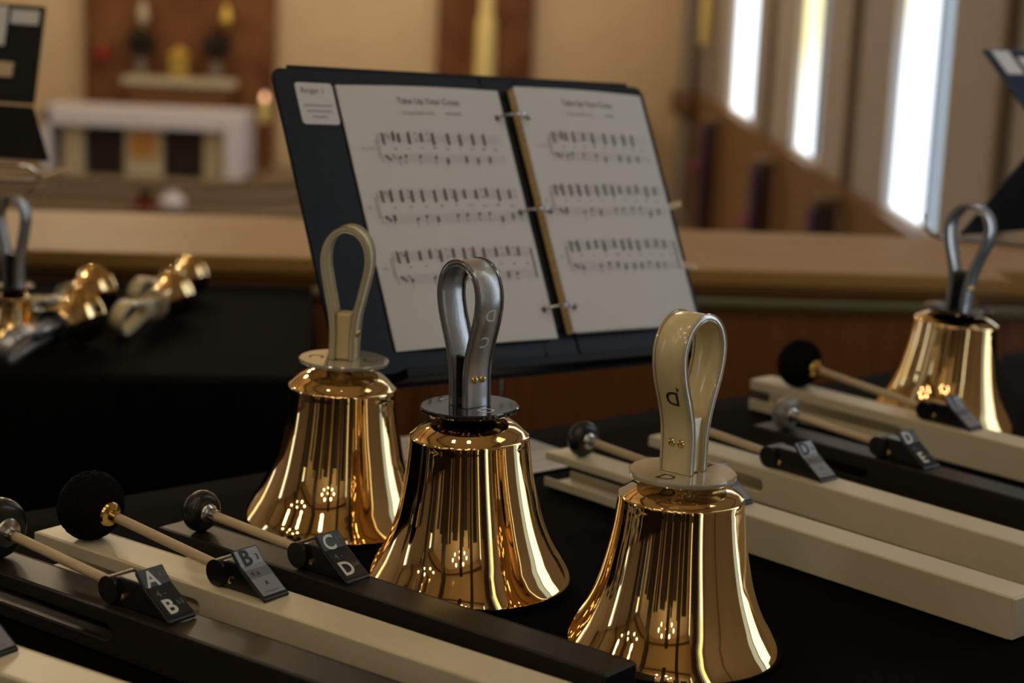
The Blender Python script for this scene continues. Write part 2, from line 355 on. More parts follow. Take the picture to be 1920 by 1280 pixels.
MB().add([(-.12, -.12, .242), (.12, -.12, .242), (.12, .12, .242), (-.12, .12, .242), (0, 0, .36)], [(0, 1, 4), (1, 2, 4), (2, 3, 4), (3, 0, 4), (3, 2, 1, 0)]).build('box_roof', 'gold', tb)
rl = thing('sanctuary_lamp', 'small dark red lamp hanging on the reddish panel', 'lamp', (-4.78, 20.72, ZA + 1.14))
MB().lathe([(0.0, 0), (0.05, 0.02), (0.06, 0.1), (0.05, 0.16), (0, 0.17)], 16).build('lamp_glass', 'red_lamp', rl, smooth=True)
MB().box((-0.012, -0.02, 0.165), (0.012, 0.1002, 0.24)).build('lamp_bracket', 'gold', rl)
for k, (x, lab) in enumerate(((-4.32, 'pale gilded wall ornament above the left vase'), (-3.38, 'pale gilded wall ornament above the right vase'))):
    o = thing('wall_ornament', lab, 'ornament', (x, 20.75, Z(-0.22)), group='ornaments above the vases')
    MB().lathe([(0, 0), (0.03, 0.02), (0.07, 0.12), (0.05, 0.2), (0.02, 0.3), (0, 0.32)], 16).build('ornament_body', 'gold' if k else 'stone_cream', o, smooth=True)
    MB().box((-0.02, 0, 0.1), (0.02, 0.066, 0.16)).build('ornament_bracket', 'gold', o)
cs = thing('candle_stand', 'floor candle with a glowing flame at the right end of altar', 'candle', (-2.77, 19.6, ZA))
MB().lathe([(0.0, 0), (0.13, 0), (0.12, 0.03), (0.025, 0.06), (0.02, 0.55), (0.07, 0.60), (0.07, 0.62), (0, 0.62)], 20).build('stand_base', 'oak_dark', cs, smooth=True)
MB().lathe([(0.0, 0.622), (0.05, 0.622), (0.05, 0.84), (0, 0.84)], 16).build('candle', 'candle_wax', cs, smooth=True)
MB().lathe([(0, 0.842), (0.020, 0.855), (0.026, 0.88), (0.014, 0.91), (0, 0.93)], 14).build('flame', 'candle_glow', cs, smooth=True)
pc = thing('paschal_candle', 'tall thick cream candle on a dark stand before narrow panel', 'candle', (-0.44, 20.5, NF))
MB().lathe([(0.0, 0), (0.2, 0), (0.18, 0.05), (0.04, 0.1), (0.035, 1.35), (0.12, 1.48), (0.13, 1.53), (0, 1.53)], 20).build('stand_base', 'rib_wood', pc, smooth=True)
MB().lathe([(0.0, 1.532), (0.115, 1.532), (0.105, 2.2), (0.075, 2.25), (0.07, 3.2), (0, 3.2)], 20).build('candle', 'candle_wax', pc, smooth=True)
pl = thing('plinth', 'low dark wooden plinth beside the narrow reddish panel', 'plinth', (0.85, 20.6, NF))
MB().box((-0.35, -0.2, 0), (0.35, 0.2, 1.25)).build('plinth_body', 'wainscot', pl, bevel=0.01)
MB().box((-0.39, -0.24, 1.252), (0.39, 0.24, 1.32)).build('plinth_top', 'rib_wood', pl)
cn = thing('corner_column', 'slim grey-brown column in the far corner of the nave', 'column', (1.86, 20.6, NF))
MB().lathe([(0.0, 0), (0.16, 0), (0.16, 0.1), (0.11, 0.14), (0.11, 1.6), (0.10, 6.2)], 20).build('shaft', 'vase_grey', cn, smooth=True)
MB().lathe([(0.18, 1.25), (0.19, 1.28), (0.19, 1.45), (0.18, 1.5), (0.112, 1.5), (0.112, 1.25), (0.18, 1.25)], 20).build('collar', 'rib_wood', cn, smooth=True)
sc_ = thing('wall_sconce', 'yellowish wall lamp high beside the corner column', 'lamp', (1.93, 19.7, Z(-0.12)))
MB().lathe([(0.0, 0), (0.055, 0.03), (0.065, 0.3), (0.06, 0.55), (0, 0.56)], 16).build('shade', 'candle_wax', sc_, smooth=True)
MB().box((-0.01, -0.03, 0.1), (0.068, 0.03, 0.2)).build('bracket', 'rib_wood', sc_)
# small bundles on the steps in front of the altar
fb = thing('wrapped_pot', 'small dark plant in red wrapping on the steps before altar', 'plant', (-3.80, 18.38, NF + 0.212))
MB().lathe([(0, 0), (0.10, 0), (0.13, 0.06), (0.11, 0.06), (0, 0.04)], 18).build('wrapping', 'red_lamp', fb, smooth=True)
q = bush(160, 0.085, 5).build('foliage', 'leaf_dark', fb); q.location = (0, 0, 0.03); q['kind'] = 'stuff'
fb2 = thing('white_bundle', 'small white rounded bundle beside the red wrapped plant', 'bundle', (-3.52, 18.38, NF + 0.212))
MB().lathe([(0, 0), (0.10, 0), (0.13, 0.06), (0.11, 0.11), (0.05, 0.145), (0, 0.15)], 18).build('bundle_body', 'white_cloth', fb2, smooth=True)
MB().lathe([(0.052, 0.140), (0.06, 0.152), (0.05, 0.175), (0.03, 0.154)], 14).build('bundle_tie', 'white_cloth', fb2, smooth=True)
# purple draped posts along the right wall
for k, (y, dx, zt, lab) in enumerate(((17.6, -0.16, Z(-0.78), 'dark post with purple drape farthest along the right wall'),
                                      (13.6, -0.16, Z(-0.78), 'dark post with purple drape and pink flower, middle of the row'),
                                      (10.8, -0.16, Z(-0.74), 'dark post with purple drape nearest, below the third window'))):
    p = thing('draped_post', lab, 'post', (XR + dx, y, NF), group='purple draped posts by the right wall')
    MB().box((-0.06, -0.06, 0.0), (0.06, 0.06, zt - NF)).build('post_shaft', 'post_dark', p, bevel=0.008)
    MB().box((-0.085, -0.085, zt - NF + 0.001), (0.085, 0.085, zt - NF + 0.05)).build('post_cap', 'rib_wood', p, bevel=0.008)
    MB().box((-0.10, -0.085, 0.35), (-0.062, 0.085, zt - NF - 0.02)).build('drape', 'purple', p, bevel=0.01)
    if k < 2:
        fl = MB()
        for j in range(7):
            a = 2 * PI * j / 7
            fl.lathe([(0, -0.012), (0.03, 0), (0, 0.012)], 8, Matrix.Translation((-0.16, -0.09 + 0.035 * math.cos(a), zt - NF - 0.42 + 0.035 * math.sin(a))))
        fl.lathe([(0, -0.02), (0.04, 0), (0, 0.02)], 8, Matrix.Translation((-0.145, -0.09, zt - NF - 0.42)))
        fl.build('flower', 'pink', p, smooth=True)

# ------------------------------------------------------------------ chandeliers
def chandelier(x, y, z, lab, rad=0.42, n=7, bm_='bulb', br=1.0):
    c = thing('ring_chandelier', lab, 'chandelier', (x, y, z), group='ring chandeliers under the wooden ceiling')
    MB().tube([(rad * math.cos(2 * PI * i / 32), rad * math.sin(2 * PI * i / 32), 0) for i in range(33)], 0.018, 8, caps=False).build('ring', 'beam_wood', c, smooth=True)
    top = CEIL + 1.5 * (1 - abs(x - xm) / (XR + 0.3 - xm)) - z - 0.02
    MB().tube([(0, 0, 0.0), (0, 0, top)], 0.012, 8).build('rod', 'beam_wood', c)
    for i in range(n):
        a = 2 * PI * i / n
        sp = MB().tube([(0, 0, 0.04), (rad * math.cos(a), rad * math.sin(a), 0.0)], 0.008, 6).build('spoke', 'beam_wood', c)
    for i in range(n + 1):
        a = 2 * PI * i / n; rr = rad if i < n else 0
        b_ = MB().lathe([(0, -0.13 * br), (0.035 * br, -0.115 * br), (0.05 * br, -0.08 * br), (0.035 * br, -0.03 * br), (0.018 * br, -0.01)], 12, cap1=True).build('bulb', bm_, c, smooth=True)
        b_.location = (rr * math.cos(a), rr * math.sin(a), -0.01)
    return c
chandelier(-0.75, 0.20, 3.5, 'ring chandelier hanging above the bell tables', rad=1.0, br=2.0)
chandelier(-4.1, -0.6, 4.0, 'unseen ring chandelier added above the left part of the gallery for reflections', rad=1.0, br=2.0)  # this and the next are added as lights for the bells to reflect
chandelier(-1.3, -4.2, 4.0, 'unseen ring chandelier added near the back wall of the gallery for reflections', rad=1.0, br=2.0)
chandelier(-4.1, 8.0, 4.9, 'unseen ring chandelier added to light the middle of the nave', bm_='added_nave_bulb')  # unseen lamps from here on, added to brighten the far wall
chandelier(-4.1, 13.5, 4.9, 'unseen ring chandelier added to light the front of the nave', bm_='added_nave_bulb')
chandelier(-3.9, 18.0, 4.7, 'unseen ring chandelier added above the altar for light', bm_='added_nave_bulb')
chandelier(-0.6, 17.0, 4.3, 'unseen ring chandelier added for light near the narrow reddish panel', bm_='added_nave_bulb')

# ------------------------------------------------------------------ bell tables under black cloths
TY = R(40)
def table(name_lab, cloth_lab, loc, rz, x0, x1, y0, y1, seed):
    t = thing('folding_table', name_lab, 'table', loc, rz)
    MB().box((x0 + .03, y0 + .03, T - 0.035), (x1 - .03, y1 - .03, T - 0.006)).build('table_top', 'oak_dark', t)
    for sx in (x0 + 0.15, x1 - 0.15):
        for sy in (y0 + 0.1, y1 - 0.1):
            MB().tube([(sx, sy, 0.0), (sx, sy, T - 0.036)], 0.014, 8).build('leg', 'steel', t)
    # cloth: gently wrinkled top sheet with hanging sides
    rnd = random.Random(seed); nx, ny = int((x1 - x0) / 0.05), int((y1 - y0) / 0.05)
    m = MB(); ph = [rnd.uniform(0, 6) for _ in range(6)]
    xs = [x0 + (x1 - x0) * i / nx for i in range(nx + 1)]; ys = [y0 + (y1 - y0) * j / ny for j in range(ny + 1)]
    vs = []; fs = []
    for x in xs:
        for y in ys:
            vs.append((x, y, T - 0.0032 + 0.0008 * math.sin(9 * x + 4 * y + ph[0]) * math.sin(7 * y - 3 * x + ph[1])))
    for i in range(nx):
        for j in range(ny): fs.append((i * (ny + 1) + j, (i + 1) * (ny + 1) + j, (i + 1) * (ny + 1) + j + 1, i * (ny + 1) + j + 1))
    ring = [(i, 0) for i in range(nx + 1)] + [(nx, j) for j in range(1, ny + 1)] + [(i, ny) for i in range(nx - 1, -1, -1)] + [(0, j) for j in range(ny - 1, 0, -1)]
    base = len(vs); n = len(ring); lv = 4
    for k in range(1, lv + 1):
        for q, (i, j) in enumerate(ring):
            x, y = xs[i], ys[j]; ox = -1 if i == 0 else (1 if i == nx else 0); oy = -1 if j == 0 else (1 if j == ny else 0)
            d = 0.006 + (0.016 + 0.018 * math.sin(q * 0.9 + ph[2])) * k / lv
            vs.append((x + ox * d, y + oy * d, T - 0.70 * k / lv - 0.004))
    for q in range(n):
        a, b2 = ring[q], ring[(q + 1) % n]; ia, ib = a[0] * (ny + 1) + a[1], b2[0] * (ny + 1) + b2[1]
        fs.append((ia, base + q, base + (q + 1) % n, ib))
        for k in range(lv - 1):
            o = base + k * n; fs.append((o + q, o + n + q, o + n + (q + 1) % n, o + (q + 1) % n))
    m.add(vs, fs)
    c = m.build('tablecloth', 'cloth_black', None, smooth=True, angle=180); c.location = loc; c.rotation_euler = (0, 0, rz)
    md = c.modifiers.new('thick', 'SOLIDIFY'); md.thickness = 0.002; md.offset = 1
    tag(c, cloth_lab, 'tablecloth', 'black tablecloths')
    return t
table('folding table under the near black cloth', 'black cloth on the near table carrying three standing bells and chimes', (0, 0, 0), TY, -0.45, 2.75, 0.70, 1.535, 3)
table('folding table under the left black cloth', 'black cloth on the table at left by the parapet carrying small bells', (-0.30, 2.20, 0), R(6.5), -2.4, 0.05, 0.0, 0.72, 4)

# ------------------------------------------------------------------ handbells
def bell_profile(D, zs, zd):
    pts = [(0.480, 0.0), (0.497, 0.006), (0.500, 0.026), (0.484, 0.075), (0.450, 0.150), (0.412, 0.235), (0.378, 0.335), (0.351, 0.440), (0.331, 0.55), (0.309, 0.70), (0.295, 0.83), (0.2855, 0.955)]
    out = [(q.x * D, q.y * zs) for q in spline(pts, 5)]
    g = zd - zs
    out += [(0.2850 * D, 0.985 * zs), (0.2838 * D, 0.995 * zs), (0.281 * D, zs), (0.275 * D, zs + 0.02 * g)]
    out += [(r * D, zs + k * g) for r, k in ((0.255, 0.20), (0.225, 0.42), (0.19, 0.60), (0.14, 0.74), (0.06, 0.80), (0.0005, 0.80))]
    return [(0.472 * D, 0.012 * D)] + out
def handle_path(H=0.121, lw=1.0):
    half = [(0.0092, 0.0), (0.0092, 0.10), (0.0094, 0.22), (0.0112, 0.34), (0.0152, 0.47), (0.0196, 0.60), (0.0225, 0.72), (0.0222, 0.82), (0.0180, 0.91), (0.0100, 0.975), (0.0, 0.997)]
    wd = lambda x, z: x * (1 + (lw - 1) * min(1, max(0, (z - 0.25) / 0.35)))
    right = [(wd(x, z), z * H) for x, z in half]; left = [(-x, z) for x, z in right[:-1]][::-1]
    return spline([Vector((x, z, 0)) for x, z in right + left], 4)
def strap(m, path, y0, y1, th):
    n = len(path); vs = []; fs = []
    for i, q in enumerate(path):
        t = (path[min(i + 1, n - 1)] - path[max(i - 1, 0)]).normalized(); nr = Vector((t.y, -t.x, 0))
        a = q + nr * th / 2; b_ = q - nr * th / 2; e = th * 0.28
        vs += [(a.x, y0 + e, a.y), (a.x, y1 - e, a.y), (a.x - nr.x * e, y1, a.y - nr.y * e), (b_.x + nr.x * e, y1, b_.y + nr.y * e),
               (b_.x, y1 - e, b_.y), (b_.x, y0 + e, b_.y), (b_.x + nr.x * e, y0, b_.y + nr.y * e), (a.x - nr.x * e, y0, a.y - nr.y * e)]
    for i in range(n - 1):
        fs += [(i * 8 + j, i * 8 + (j + 1) % 8, i * 8 + 8 + (j + 1) % 8, i * 8 + 8 + j) for j in range(8)]
    fs += [tuple(range(7, -1, -1)), tuple((n - 1) * 8 + j for j in range(8))]
    m.add(vs, fs)
def make_bell(label, D, loc, psi, kind, disc_text, strap_text=None, strap_side=1, tilt=(0, 0), disc_r=0.0415, hs=1.0, matrix=None, detail=True, zs=None, zd=None, lw=1.0, sw=0.0115):
    zs = zs or 0.755 * D; zd = zd or zs + 0.15 * D; hp = handle_path(lw=lw)
    b = thing('handbell', label, 'bell', loc, group='bronze handbells')
    b.rotation_euler = (Matrix.Rotation(tilt[1], 3, 'Y') @ Matrix.Rotation(psi, 3, 'Z')).to_euler()
    if matrix: b.matrix_world = matrix
    body = MB().lathe(bell_profile(D, zs, zd), 128).build('bell_body', 'bronze', b, smooth=True, angle=50)
    dr = disc_r
    cream = kind == 'cream'
    MB().lathe([(0.0, zs + 0.81 * (zd - zs)), (0.012 * hs, zs + 0.81 * (zd - zs)), (0.012 * hs, zd - 0.0001)], 24).build('neck', 'brass', b, smooth=True)
    th = 0.0042
    d_ = MB().lathe([(0.0, zd), (dr - 0.001, zd), (dr, zd + 0.001), (dr, zd + th - 0.001), (dr - 0.001, zd + th), (0.0, zd + th)], 64).build('handguard', 'clear_cream' if cream else 'clear_dark', b, smooth=True)
    zt = zd + th
    M0 = Matrix.Translation((0, 0, zt + 0.0003)) @ Matrix.Scale(hs, 4)
    m = MB(); strap(m, hp, -sw, sw, 0.0042); m.v = [tuple(M0 @ Vector(q)) for q in m.v]
    hd = m.build('handle', 'cream' if cream else 'sheen_strap', b, smooth=True, angle=50)
    # clear edging on both sides of the strap
    for s_ in (-1, 1):
        m = MB(); y_ = s_ * (sw + 0.0006); strap(m, hp, min(y_, y_ - s_ * 0.0012), max(y_, y_ - s_ * 0.0012), 0.0056); m.v = [tuple(M0 @ Vector(q)) for q in m.v]
        m.build('edging', 'clear_edge' if cream else 'dark_edge', hd, smooth=True, angle=50)
    MB().box((-0.0069, -sw + 0.002, 0.0), (0.0069, sw - 0.002, 0.0430), M0).build('handle_core', 'cream' if cream else 'black_gloss', b, bevel=0.0015)
    if detail:
        for sx in (-1, 1):
            for y in (-0.0042, 0.0042):
                A = M0 @ frame((sx * 0.0114, y, 0.0235), (0, 1, 0), None, (sx, 0, 0))
                MB().lathe([(0.0031, 0), (0.0031, 0.0006), (0.0024, 0.0015), (0.0013, 0.0018), (0.0011, 0.0010), (0.0, 0.0010)], 16, A).build('rivet', 'brass', b, smooth=True)
        m = MB()
        for k, t_ in enumerate(disc_text):
            vs, fs = text_geo(t_, 0.020 if len(t_) == 1 else 0.016)
            m.add(vs, fs, Matrix.Translation(((-0.026, 0.026)[k], -0.002, zt + 0.0002)) @ Matrix.Rotation(PI * 0.5 * (1 if k else -1), 4, 'Z'))
        m.build('engraved_letter', 'engraving' if cream else 'pale_engraving', d_)
    if strap_text:
        m = MB()
        for t_, sz, y, z in strap_text:
            vs, fs = text_geo(t_, sz, 0.015)
            # upside down when the bell stands on its mouth
            x_ = strap_side
            i0 = [q for q in hp if q.x >= 0]
            k = min(range(len(i0)), key=lambda i: abs(i0[i].y - z)); tg = (i0[min(k + 1, len(i0) - 1)] - i0[max(k - 1, 0)]).normalized()
            nr = Vector((tg.y * x_, 0, -tg.x)); upv = Vector((tg.x * x_, 0, tg.y)); pos = Vector((i0[k].x * x_, y, i0[k].y)) + nr * 0.00232
            xx = (-upv).cross(nr)
            A = Matrix(((xx.x, -upv.x, nr.x, pos.x), (xx.y, -upv.y, nr.y, pos.y), (xx.z, -upv.z, nr.z, pos.z), (0, 0, 0, 1)))
            m.add(vs, fs, M0 @ A)
        m.build('stamped_letter', 'engraving' if cream else 'pale_engraving', hd)
    return b
make_bell('bronze handbell with cream handle stamped D, nearest the camera', 0.1710, (0.135, 1.344, T + 0.001), R(52), 'cream', ('D', 'D'), [('D', 0.017, 0.0, 0.060), ('4', 0.006, -0.006, 0.070)], -1, zs=0.1227, zd=0.1375, lw=1.20, sw=0.0130)
make_bell('bronze handbell with black handle, standing in front of the music binder', 0.1770, (-0.028, 1.476, T + 0.0035), R(-50), 'black', ('C', 'D'), [('D', 0.015, 0.001, 0.080), ('C', 0.014, 0.001, 0.058)], 1, zs=0.1272, zd=0.1480, lw=1.12, sw=0.0120, tilt=(0, R(-1.9)))
make_bell('bronze handbell with cream handle and letter C on its guard, left of the binder', 0.1760, (-0.157, 1.638, T + 0.002), R(-7), 'cream', ('C', 'C'), None, zs=0.1288, zd=0.1500, lw=0.90, tilt=(0, R(1.0)))
make_bell('bronze handbell with black handle standing behind the chimes at right', 0.172, (0.519, 2.123, T + 0.006), R(-38), 'black', ('E', 'D'), None, tilt=(0, R(3.5)), disc_r=0.040, zs=0.1246, zd=0.1370, lw=1.1)

# ------------------------------------------------------------------ hand chimes
def make_chime(label, ang, n0, s_tip, L, w, h, cream, hx, lb, mallet, m_s, slot, text, rm, tines=(0.0115, 0.0115), wallt=0.0022, end_cap=True):
    """local x runs from the fork tips to the handle end, y across, z up; origin under the tip"""
    a = R(ang); d = Vector((math.cos(a), math.sin(a), 0)); n = Vector((-math.sin(a), math.cos(a), 0))
    o = d * s_tip + n * n0
    c = thing('hand_chime', label, 'hand chime', (o.x, o.y, T + 0.0012), a, group='hand chimes laid on the near table')
    cm_ = 'chime_cream' if cream else 'chime_black'
    lo, hi = tines; zu = h - hi
    side = [(0, 0), (L, 0), (L, h), (0, h), (0, zu)]
    rr = (zu - lo) / 2
    side += [(slot - rr + rr * math.cos(t), lo + rr + rr * math.sin(t)) for t in [PI / 2 - PI * i / 10 for i in range(11)]] + [(0, lo)]
    m = MB()
    for y0, y1 in ((-w / 2, -w / 2 + wallt), (w / 2 - wallt, w / 2)): m.prism(side, y0, y1, 'y')
    m.box((0, -w / 2 + wallt, 0), (L, w / 2 - wallt, wallt)); m.box((0, -w / 2 + wallt, h - wallt), (L, w / 2 - wallt, h))
    tb_ = m.build('tube', cm_, c, bevel=0.0012, seg=2)
    if end_cap:
        MB().box((L - 0.0005, -w / 2 + 0.0004, 0.0004), (L + 0.003, w / 2 - 0.0004, h - 0.0004)).build('end_cap', cm_ if cream else 'black_plastic', c, bevel=0.001)
    # clapper mechanism
    hb = MB()
    hb.prism([(lb - 0.002, h), (lb - 0.0235, h + 0.0172), (lb - 0.0285, h + 0.0225), (hx + 0.008, h + 0.0225), (hx - 0.004, h + 0.0195), (hx - 0.0065, h + 0.010), (hx - 0.004, h)], -0.0085, 0.0085, 'y')
    hs_ = hb.build('clapper_housing', 'black_plastic', c, bevel=0.0015)
    MB().tube([(hx, -0.0125, h + 0.0115), (hx, 0.0125, h + 0.0115)], 0.0105, 20).build('hinge_barrel', 'black_plastic', hs_, smooth=True)
    MB().lathe([(0.0028, 0), (0.0028, 0.0014), (0.001, 0.0018), (0, 0.0012)], 12, frame((hx + 0.013, -0.0086, h + 0.008), (1, 0, 0), None, (0, -1, 0))).build('screw', 'brass', hs_, smooth=True)
    # bent label plate
    P = [Vector((lb + 0.003, 0, h + 0.0028)), Vector((lb - 0.0235, 0, h + 0.0215)), Vector((lb - 0.0335, 0, h + 0.0330))]
    wp = 0.0135
    th = Vector((0, 0, 0.0025))
    m = MB()
    vs = [(q.x, s_ * wp, q.z - t) for q in P for s_ in (-1, 1) for t in (0, 0.0028)]
    fs = []
    for i in range(2):
        k = i * 4; fs += [(k, k + 2, k + 6, k + 4), (k + 1, k + 5, k + 7, k + 3), (k, k + 4, k + 5, k + 1), (k + 2, k + 3, k + 7, k + 6)]
    fs += [(0, 1, 3, 2), (8, 10, 11, 9)]
    m.add(vs, fs); lp = m.build('label_plate', 'black_plastic', c, bevel=0.0012)
    def sheet(name, material, a0, a1, y0, y1, lift, par):
        # a strip of the label following the bend, a measured from the handle-side end
        l1 = (P[1] - P[0]).length; l2 = (P[2] - P[1]).length
        def at_(s_):
            if s_ <= l1: u = (P[1] - P[0]).normalized(); q = P[0] + u * s_
            else: u = (P[2] - P[1]).normalized(); q = P[1] + u * (s_ - l1)
            nn = Vector((-u.z, 0, u.x)); nn = nn if nn.z > 0 else -nn
            return q + nn * lift
        ss = [a0] + ([l1] if a0 < l1 < a1 else []) + [a1]; vs = []; fs = []
        for s_ in ss: q = at_(s_); vs += [(q.x, y0, q.z), (q.x, y1, q.z)]
        for i in range(len(ss) - 1): fs.append((2 * i, 2 * i + 1, 2 * i + 3, 2 * i + 2))
        return MB().add(vs, fs).build(name, material, par)
    silver = text[0] == 's'
    l1 = (P[1] - P[0]).length; l2 = (P[2] - P[1]).length
    lf = sheet('label', 'label_silver' if silver else 'label_black', 0.003, l1 + l2 - 0.0015, -0.0118, 0.0118, 0.0004, lp)
    if silver: sheet('label_band', 'label_grey', 0.020, 0.0285, -0.0118, 0.0118, 0.0006, lf)
    def letters(items, material):
        m = MB()
        for t_, sz, s_, y in items:
            if s_ <= l1: u = (P[1] - P[0]).normalized(); q = P[0] + u * s_
            else: u = (P[2] - P[1]).normalized(); q = P[1] + u * (s_ - l1)
            nn = Vector((-u.z, 0, u.x)); nn = nn if nn.z > 0 else -nn
            q = q + nn * 0.0008 + Vector((0, y, 0))
            # up of a letter points to the fork tips, reading direction is +y
            A = Matrix(((0, u.x, nn.x, q.x), (1, u.y, nn.y, q.y), (0, u.z, nn.z, q.z), (0, 0, 0, 1)))
            vs, fs = text_geo(t_, sz, 0.022 if sz > 0.01 else 0.0); m.add(vs, fs, A)
        m.build('label_lettering', material, lf)
    if silver:
        letters([(text[1], 0.0185, l1 + 0.0060, -0.0035), (text[2], 0.0070, l1 + 0.005, 0.0075), ('4 x', 0.007, 0.024, -0.004), ('A', 0.006, 0.0135, 0.0), ('...........', 0.006, 0.0075, -0.001)], 'print_black')
    else:
        letters([(text[1], 0.0180, l1 + 0.0055, -0.0035), (text[3], 0.0185, 0.0115, -0.0035)], 'print_white')
        letters([('#' + text[2], 0.0065, l1 + 0.008, 0.0075), ('b' + text[2], 0.0065, 0.0135, 0.0075), ('4 -', 0.008, 0.0245, -0.003)], 'print_dim')
    # stem and mallet
    zm = h + rm; r_st = 0.0041
    A0 = Vector((hx - 0.006, 0, h + 0.0115)); B0 = Vector((m_s, 0, zm)); u = (B0 - A0).normalized()
    ball = mallet in ('yarn',)
    half = rm * (0.86 if ball else 0.52)
    MB().tube([A0, B0 - u * half * 0.4], r_st, 14).build('stem', 'dowel', c, smooth=True)
    Am = frame(B0, u.cross(Vector((0, 1, 0))), None, u)
    if ball:
        prof = [(rm * math.sin(t) ** 0.9, -half * math.cos(t)) for t in [PI * i / 24 for i in range(25)]]
        mh = MB().lathe(prof, 40, Am).build('mallet_head', 'yarn', c, smooth=True)
        # fuzzy wrap of yarn strands
        y_ = MB()
        for k in range(26):
            tl = Euler((random.uniform(0, 6), random.uniform(0, 6), random.uniform(0, 6))).to_matrix().to_4x4()
            pts = [Vector((math.cos(2 * PI * i / 24), math.sin(2 * PI * i / 24), 0)) for i in range(25)]
            pts = [tl @ p for p in pts]; pts = [Am @ Vector((p.x * rm * 0.995, p.y * rm * 0.995, p.z * half * 0.995)) for p in pts]
            y_.tube(pts, 0.0011, 5, caps=False)
        y_.build('yarn_strand', 'yarn', mh, smooth=True)
    else:
        prof = [(rm * 0.45, -half), (rm * 0.80, -half * 0.86), (rm * 0.97, -half * 0.4), (rm, 0), (rm * 0.97, half * 0.4), (rm * 0.80, half * 0.86), (rm * 0.45, half), (0.0, half)]
        prof = [(0, -half)] + prof
        mh = MB().lathe([(q.x, q.y) for q in spline(prof, 4)], 40, Am).build('mallet_head', mallet, c, smooth=True)
    rc = 0.0105 if ball else rm * 0.50
    MB().lathe([(0.0045, -half - 0.010), (0.0052, -half - 0.010), (0.0056, -half - 0.003), (rc * 0.9, -half - 0.0015), (rc, -half + 0.0005), (rc * 0.96, -half + 0.003), (0.0, -half + 0.004)], 28, Am).build('collar', 'brass' if ball else 'steel', mh, smooth=True)
    return c
H_ = 0.0355
make_chime('cream hand chime cut off at the bottom left corner of the picture', -33, 0.798, -1.14, 0.50, 0.044, 0.0355, True, 0.155, 0.216, 'rubber', 0.03, 0.150, ('s', 'A', '3'), 0.019)
make_chime('black hand chime labelled A and B, front left', -36, 0.879, -1.165, 0.52, 0.041, 0.0355, False, 0.174, 0.238, 'rubber', 0.030, 0.186, ('k', 'A', '3', 'B'), 0.025)
make_chime('cream hand chime labelled B with a fuzzy black mallet', -37, 0.944, -1.186, 0.56, 0.043, 0.0355, True, 0.208, 0.259, 'yarn', 0.047, 0.200, ('s', 'B', '3'), 0.0285)
make_chime('black hand chime labelled C and D in front of the left bells', -38.5, 0.993, -1.150, 0.468, 0.038, 0.0355, False, 0.160, 0.214, 'rubber', 0.033, 0.155, ('k', 'C', '4', 'D'), 0.0178)
make_chime('cream hand chime half hidden behind the nearest bell', -47, 1.266, -1.280, 0.544, 0.039, 0.0355, True, 0.188, 0.244, 'rubber', 0.034, 0.185, ('s', 'C', '4'), 0.0180, (0.0095, 0.0080))
make_chime('cream hand chime labelled D, second row right of the nearest bell', -47.75, 1.389, -1.285, 0.56, 0.040, 0.0355, True, 0.157, 0.223, 'rubber', 0.036, 0.160, ('s', 'D', '4'), 0.0178)
make_chime('black hand chime labelled D and E with pale mottled mallet', -48.5, 1.505, -1.276, 0.50, 0.039, 0.0355, False, 0.165, 0.223, 'pale_rubber', 0.032, 0.160, ('k', 'D', '4', 'E'), 0.0178)
make_chime('cream hand chime with fuzzy black mallet farthest to the right', -48.25, 1.684, -1.424, 0.56, 0.040, 0.0375, True, 0.250, 0.311, 'yarn', 0.059, 0.230, ('s', 'E', '4'), 0.0285, (0.0135, 0.0125))

# ------------------------------------------------------------------ sheet of paper under the chime tip
sp = thing('paper_sheet', 'white printed sheet lying flat under the chime tip', 'paper', (-0.035, 1.93, T + 0.0006), R(40))
MB().box((-0.10, -0.115, 0), (0.075, 0.075, 0.0004)).build('sheet', 'paper', sp)
m = MB()
for k in range(9): m.box((-0.085, -0.10 + 0.019 * k, 0.0005), (0.06 - 0.02 * (k % 3), -0.0988 + 0.019 * k, 0.0006))
m.build('printed_line', 'ink_grey', sp)

# ------------------------------------------------------------------ open music binder on its stand
yaw, tilt, rl_ = 0.7693, 0.4597, -0.0497
r0 = Vector((math.cos(yaw), math.sin(yaw), 0)); aw = Vector((-math.sin(yaw), math.cos(yaw), 0)); u0 = Vector((0, 0, 1)) * math.cos(tilt) + aw * math.sin(tilt)
rx = r0 * math.cos(rl_) + u0 * math.sin(rl_); ux = u0 * math.cos(rl_) - r0 * math.sin(rl_); nx_ = rx.cross(ux)
MBD = Matrix(((rx.x, ux.x, nx_.x, 0.0517), (rx.y, ux.y, nx_.y, 1.8851), (rx.z, ux.z, nx_.z, T + 0.1349), (0, 0, 0, 1)))
# local: x right, y up the page, z out of the page towards the reader; page surface at z = 0
bd = thing('music_binder', 'open black ring binder with sheet music on a stand', 'binder'); bd.matrix_world = MBD
PW, PH = 0.2159, 0.2794
def cover(x0, x1, y0, y1, z0, z1, r=0.012):
    return MB().prism(round_poly(x0, x1, y0, y1, r), z0, z1, 'z')
def round_poly(x0, x1, y0, y1, r, n=5):
    out = []
    for cx_, cy_, a0 in ((x1 - r, y0 + r, 270), (x1 - r, y1 - r, 0), (x0 + r, y1 - r, 90), (x0 + r, y0 + r, 180)):
        out += [(cx_ + r * math.cos(R(a0 + 90 * i / n)), cy_ + r * math.sin(R(a0 + 90 * i / n))) for i in range(n + 1)]
    return out
cover(-0.295, -0.022, -0.022, 0.296, -0.0075, -0.0040).build('left_cover', 'vinyl_navy', bd, bevel=0.001)
cover(0.026, 0.232, -0.022, 0.296, -0.0075, -0.0040).build('right_cover', 'vinyl_navy', bd, bevel=0.001)
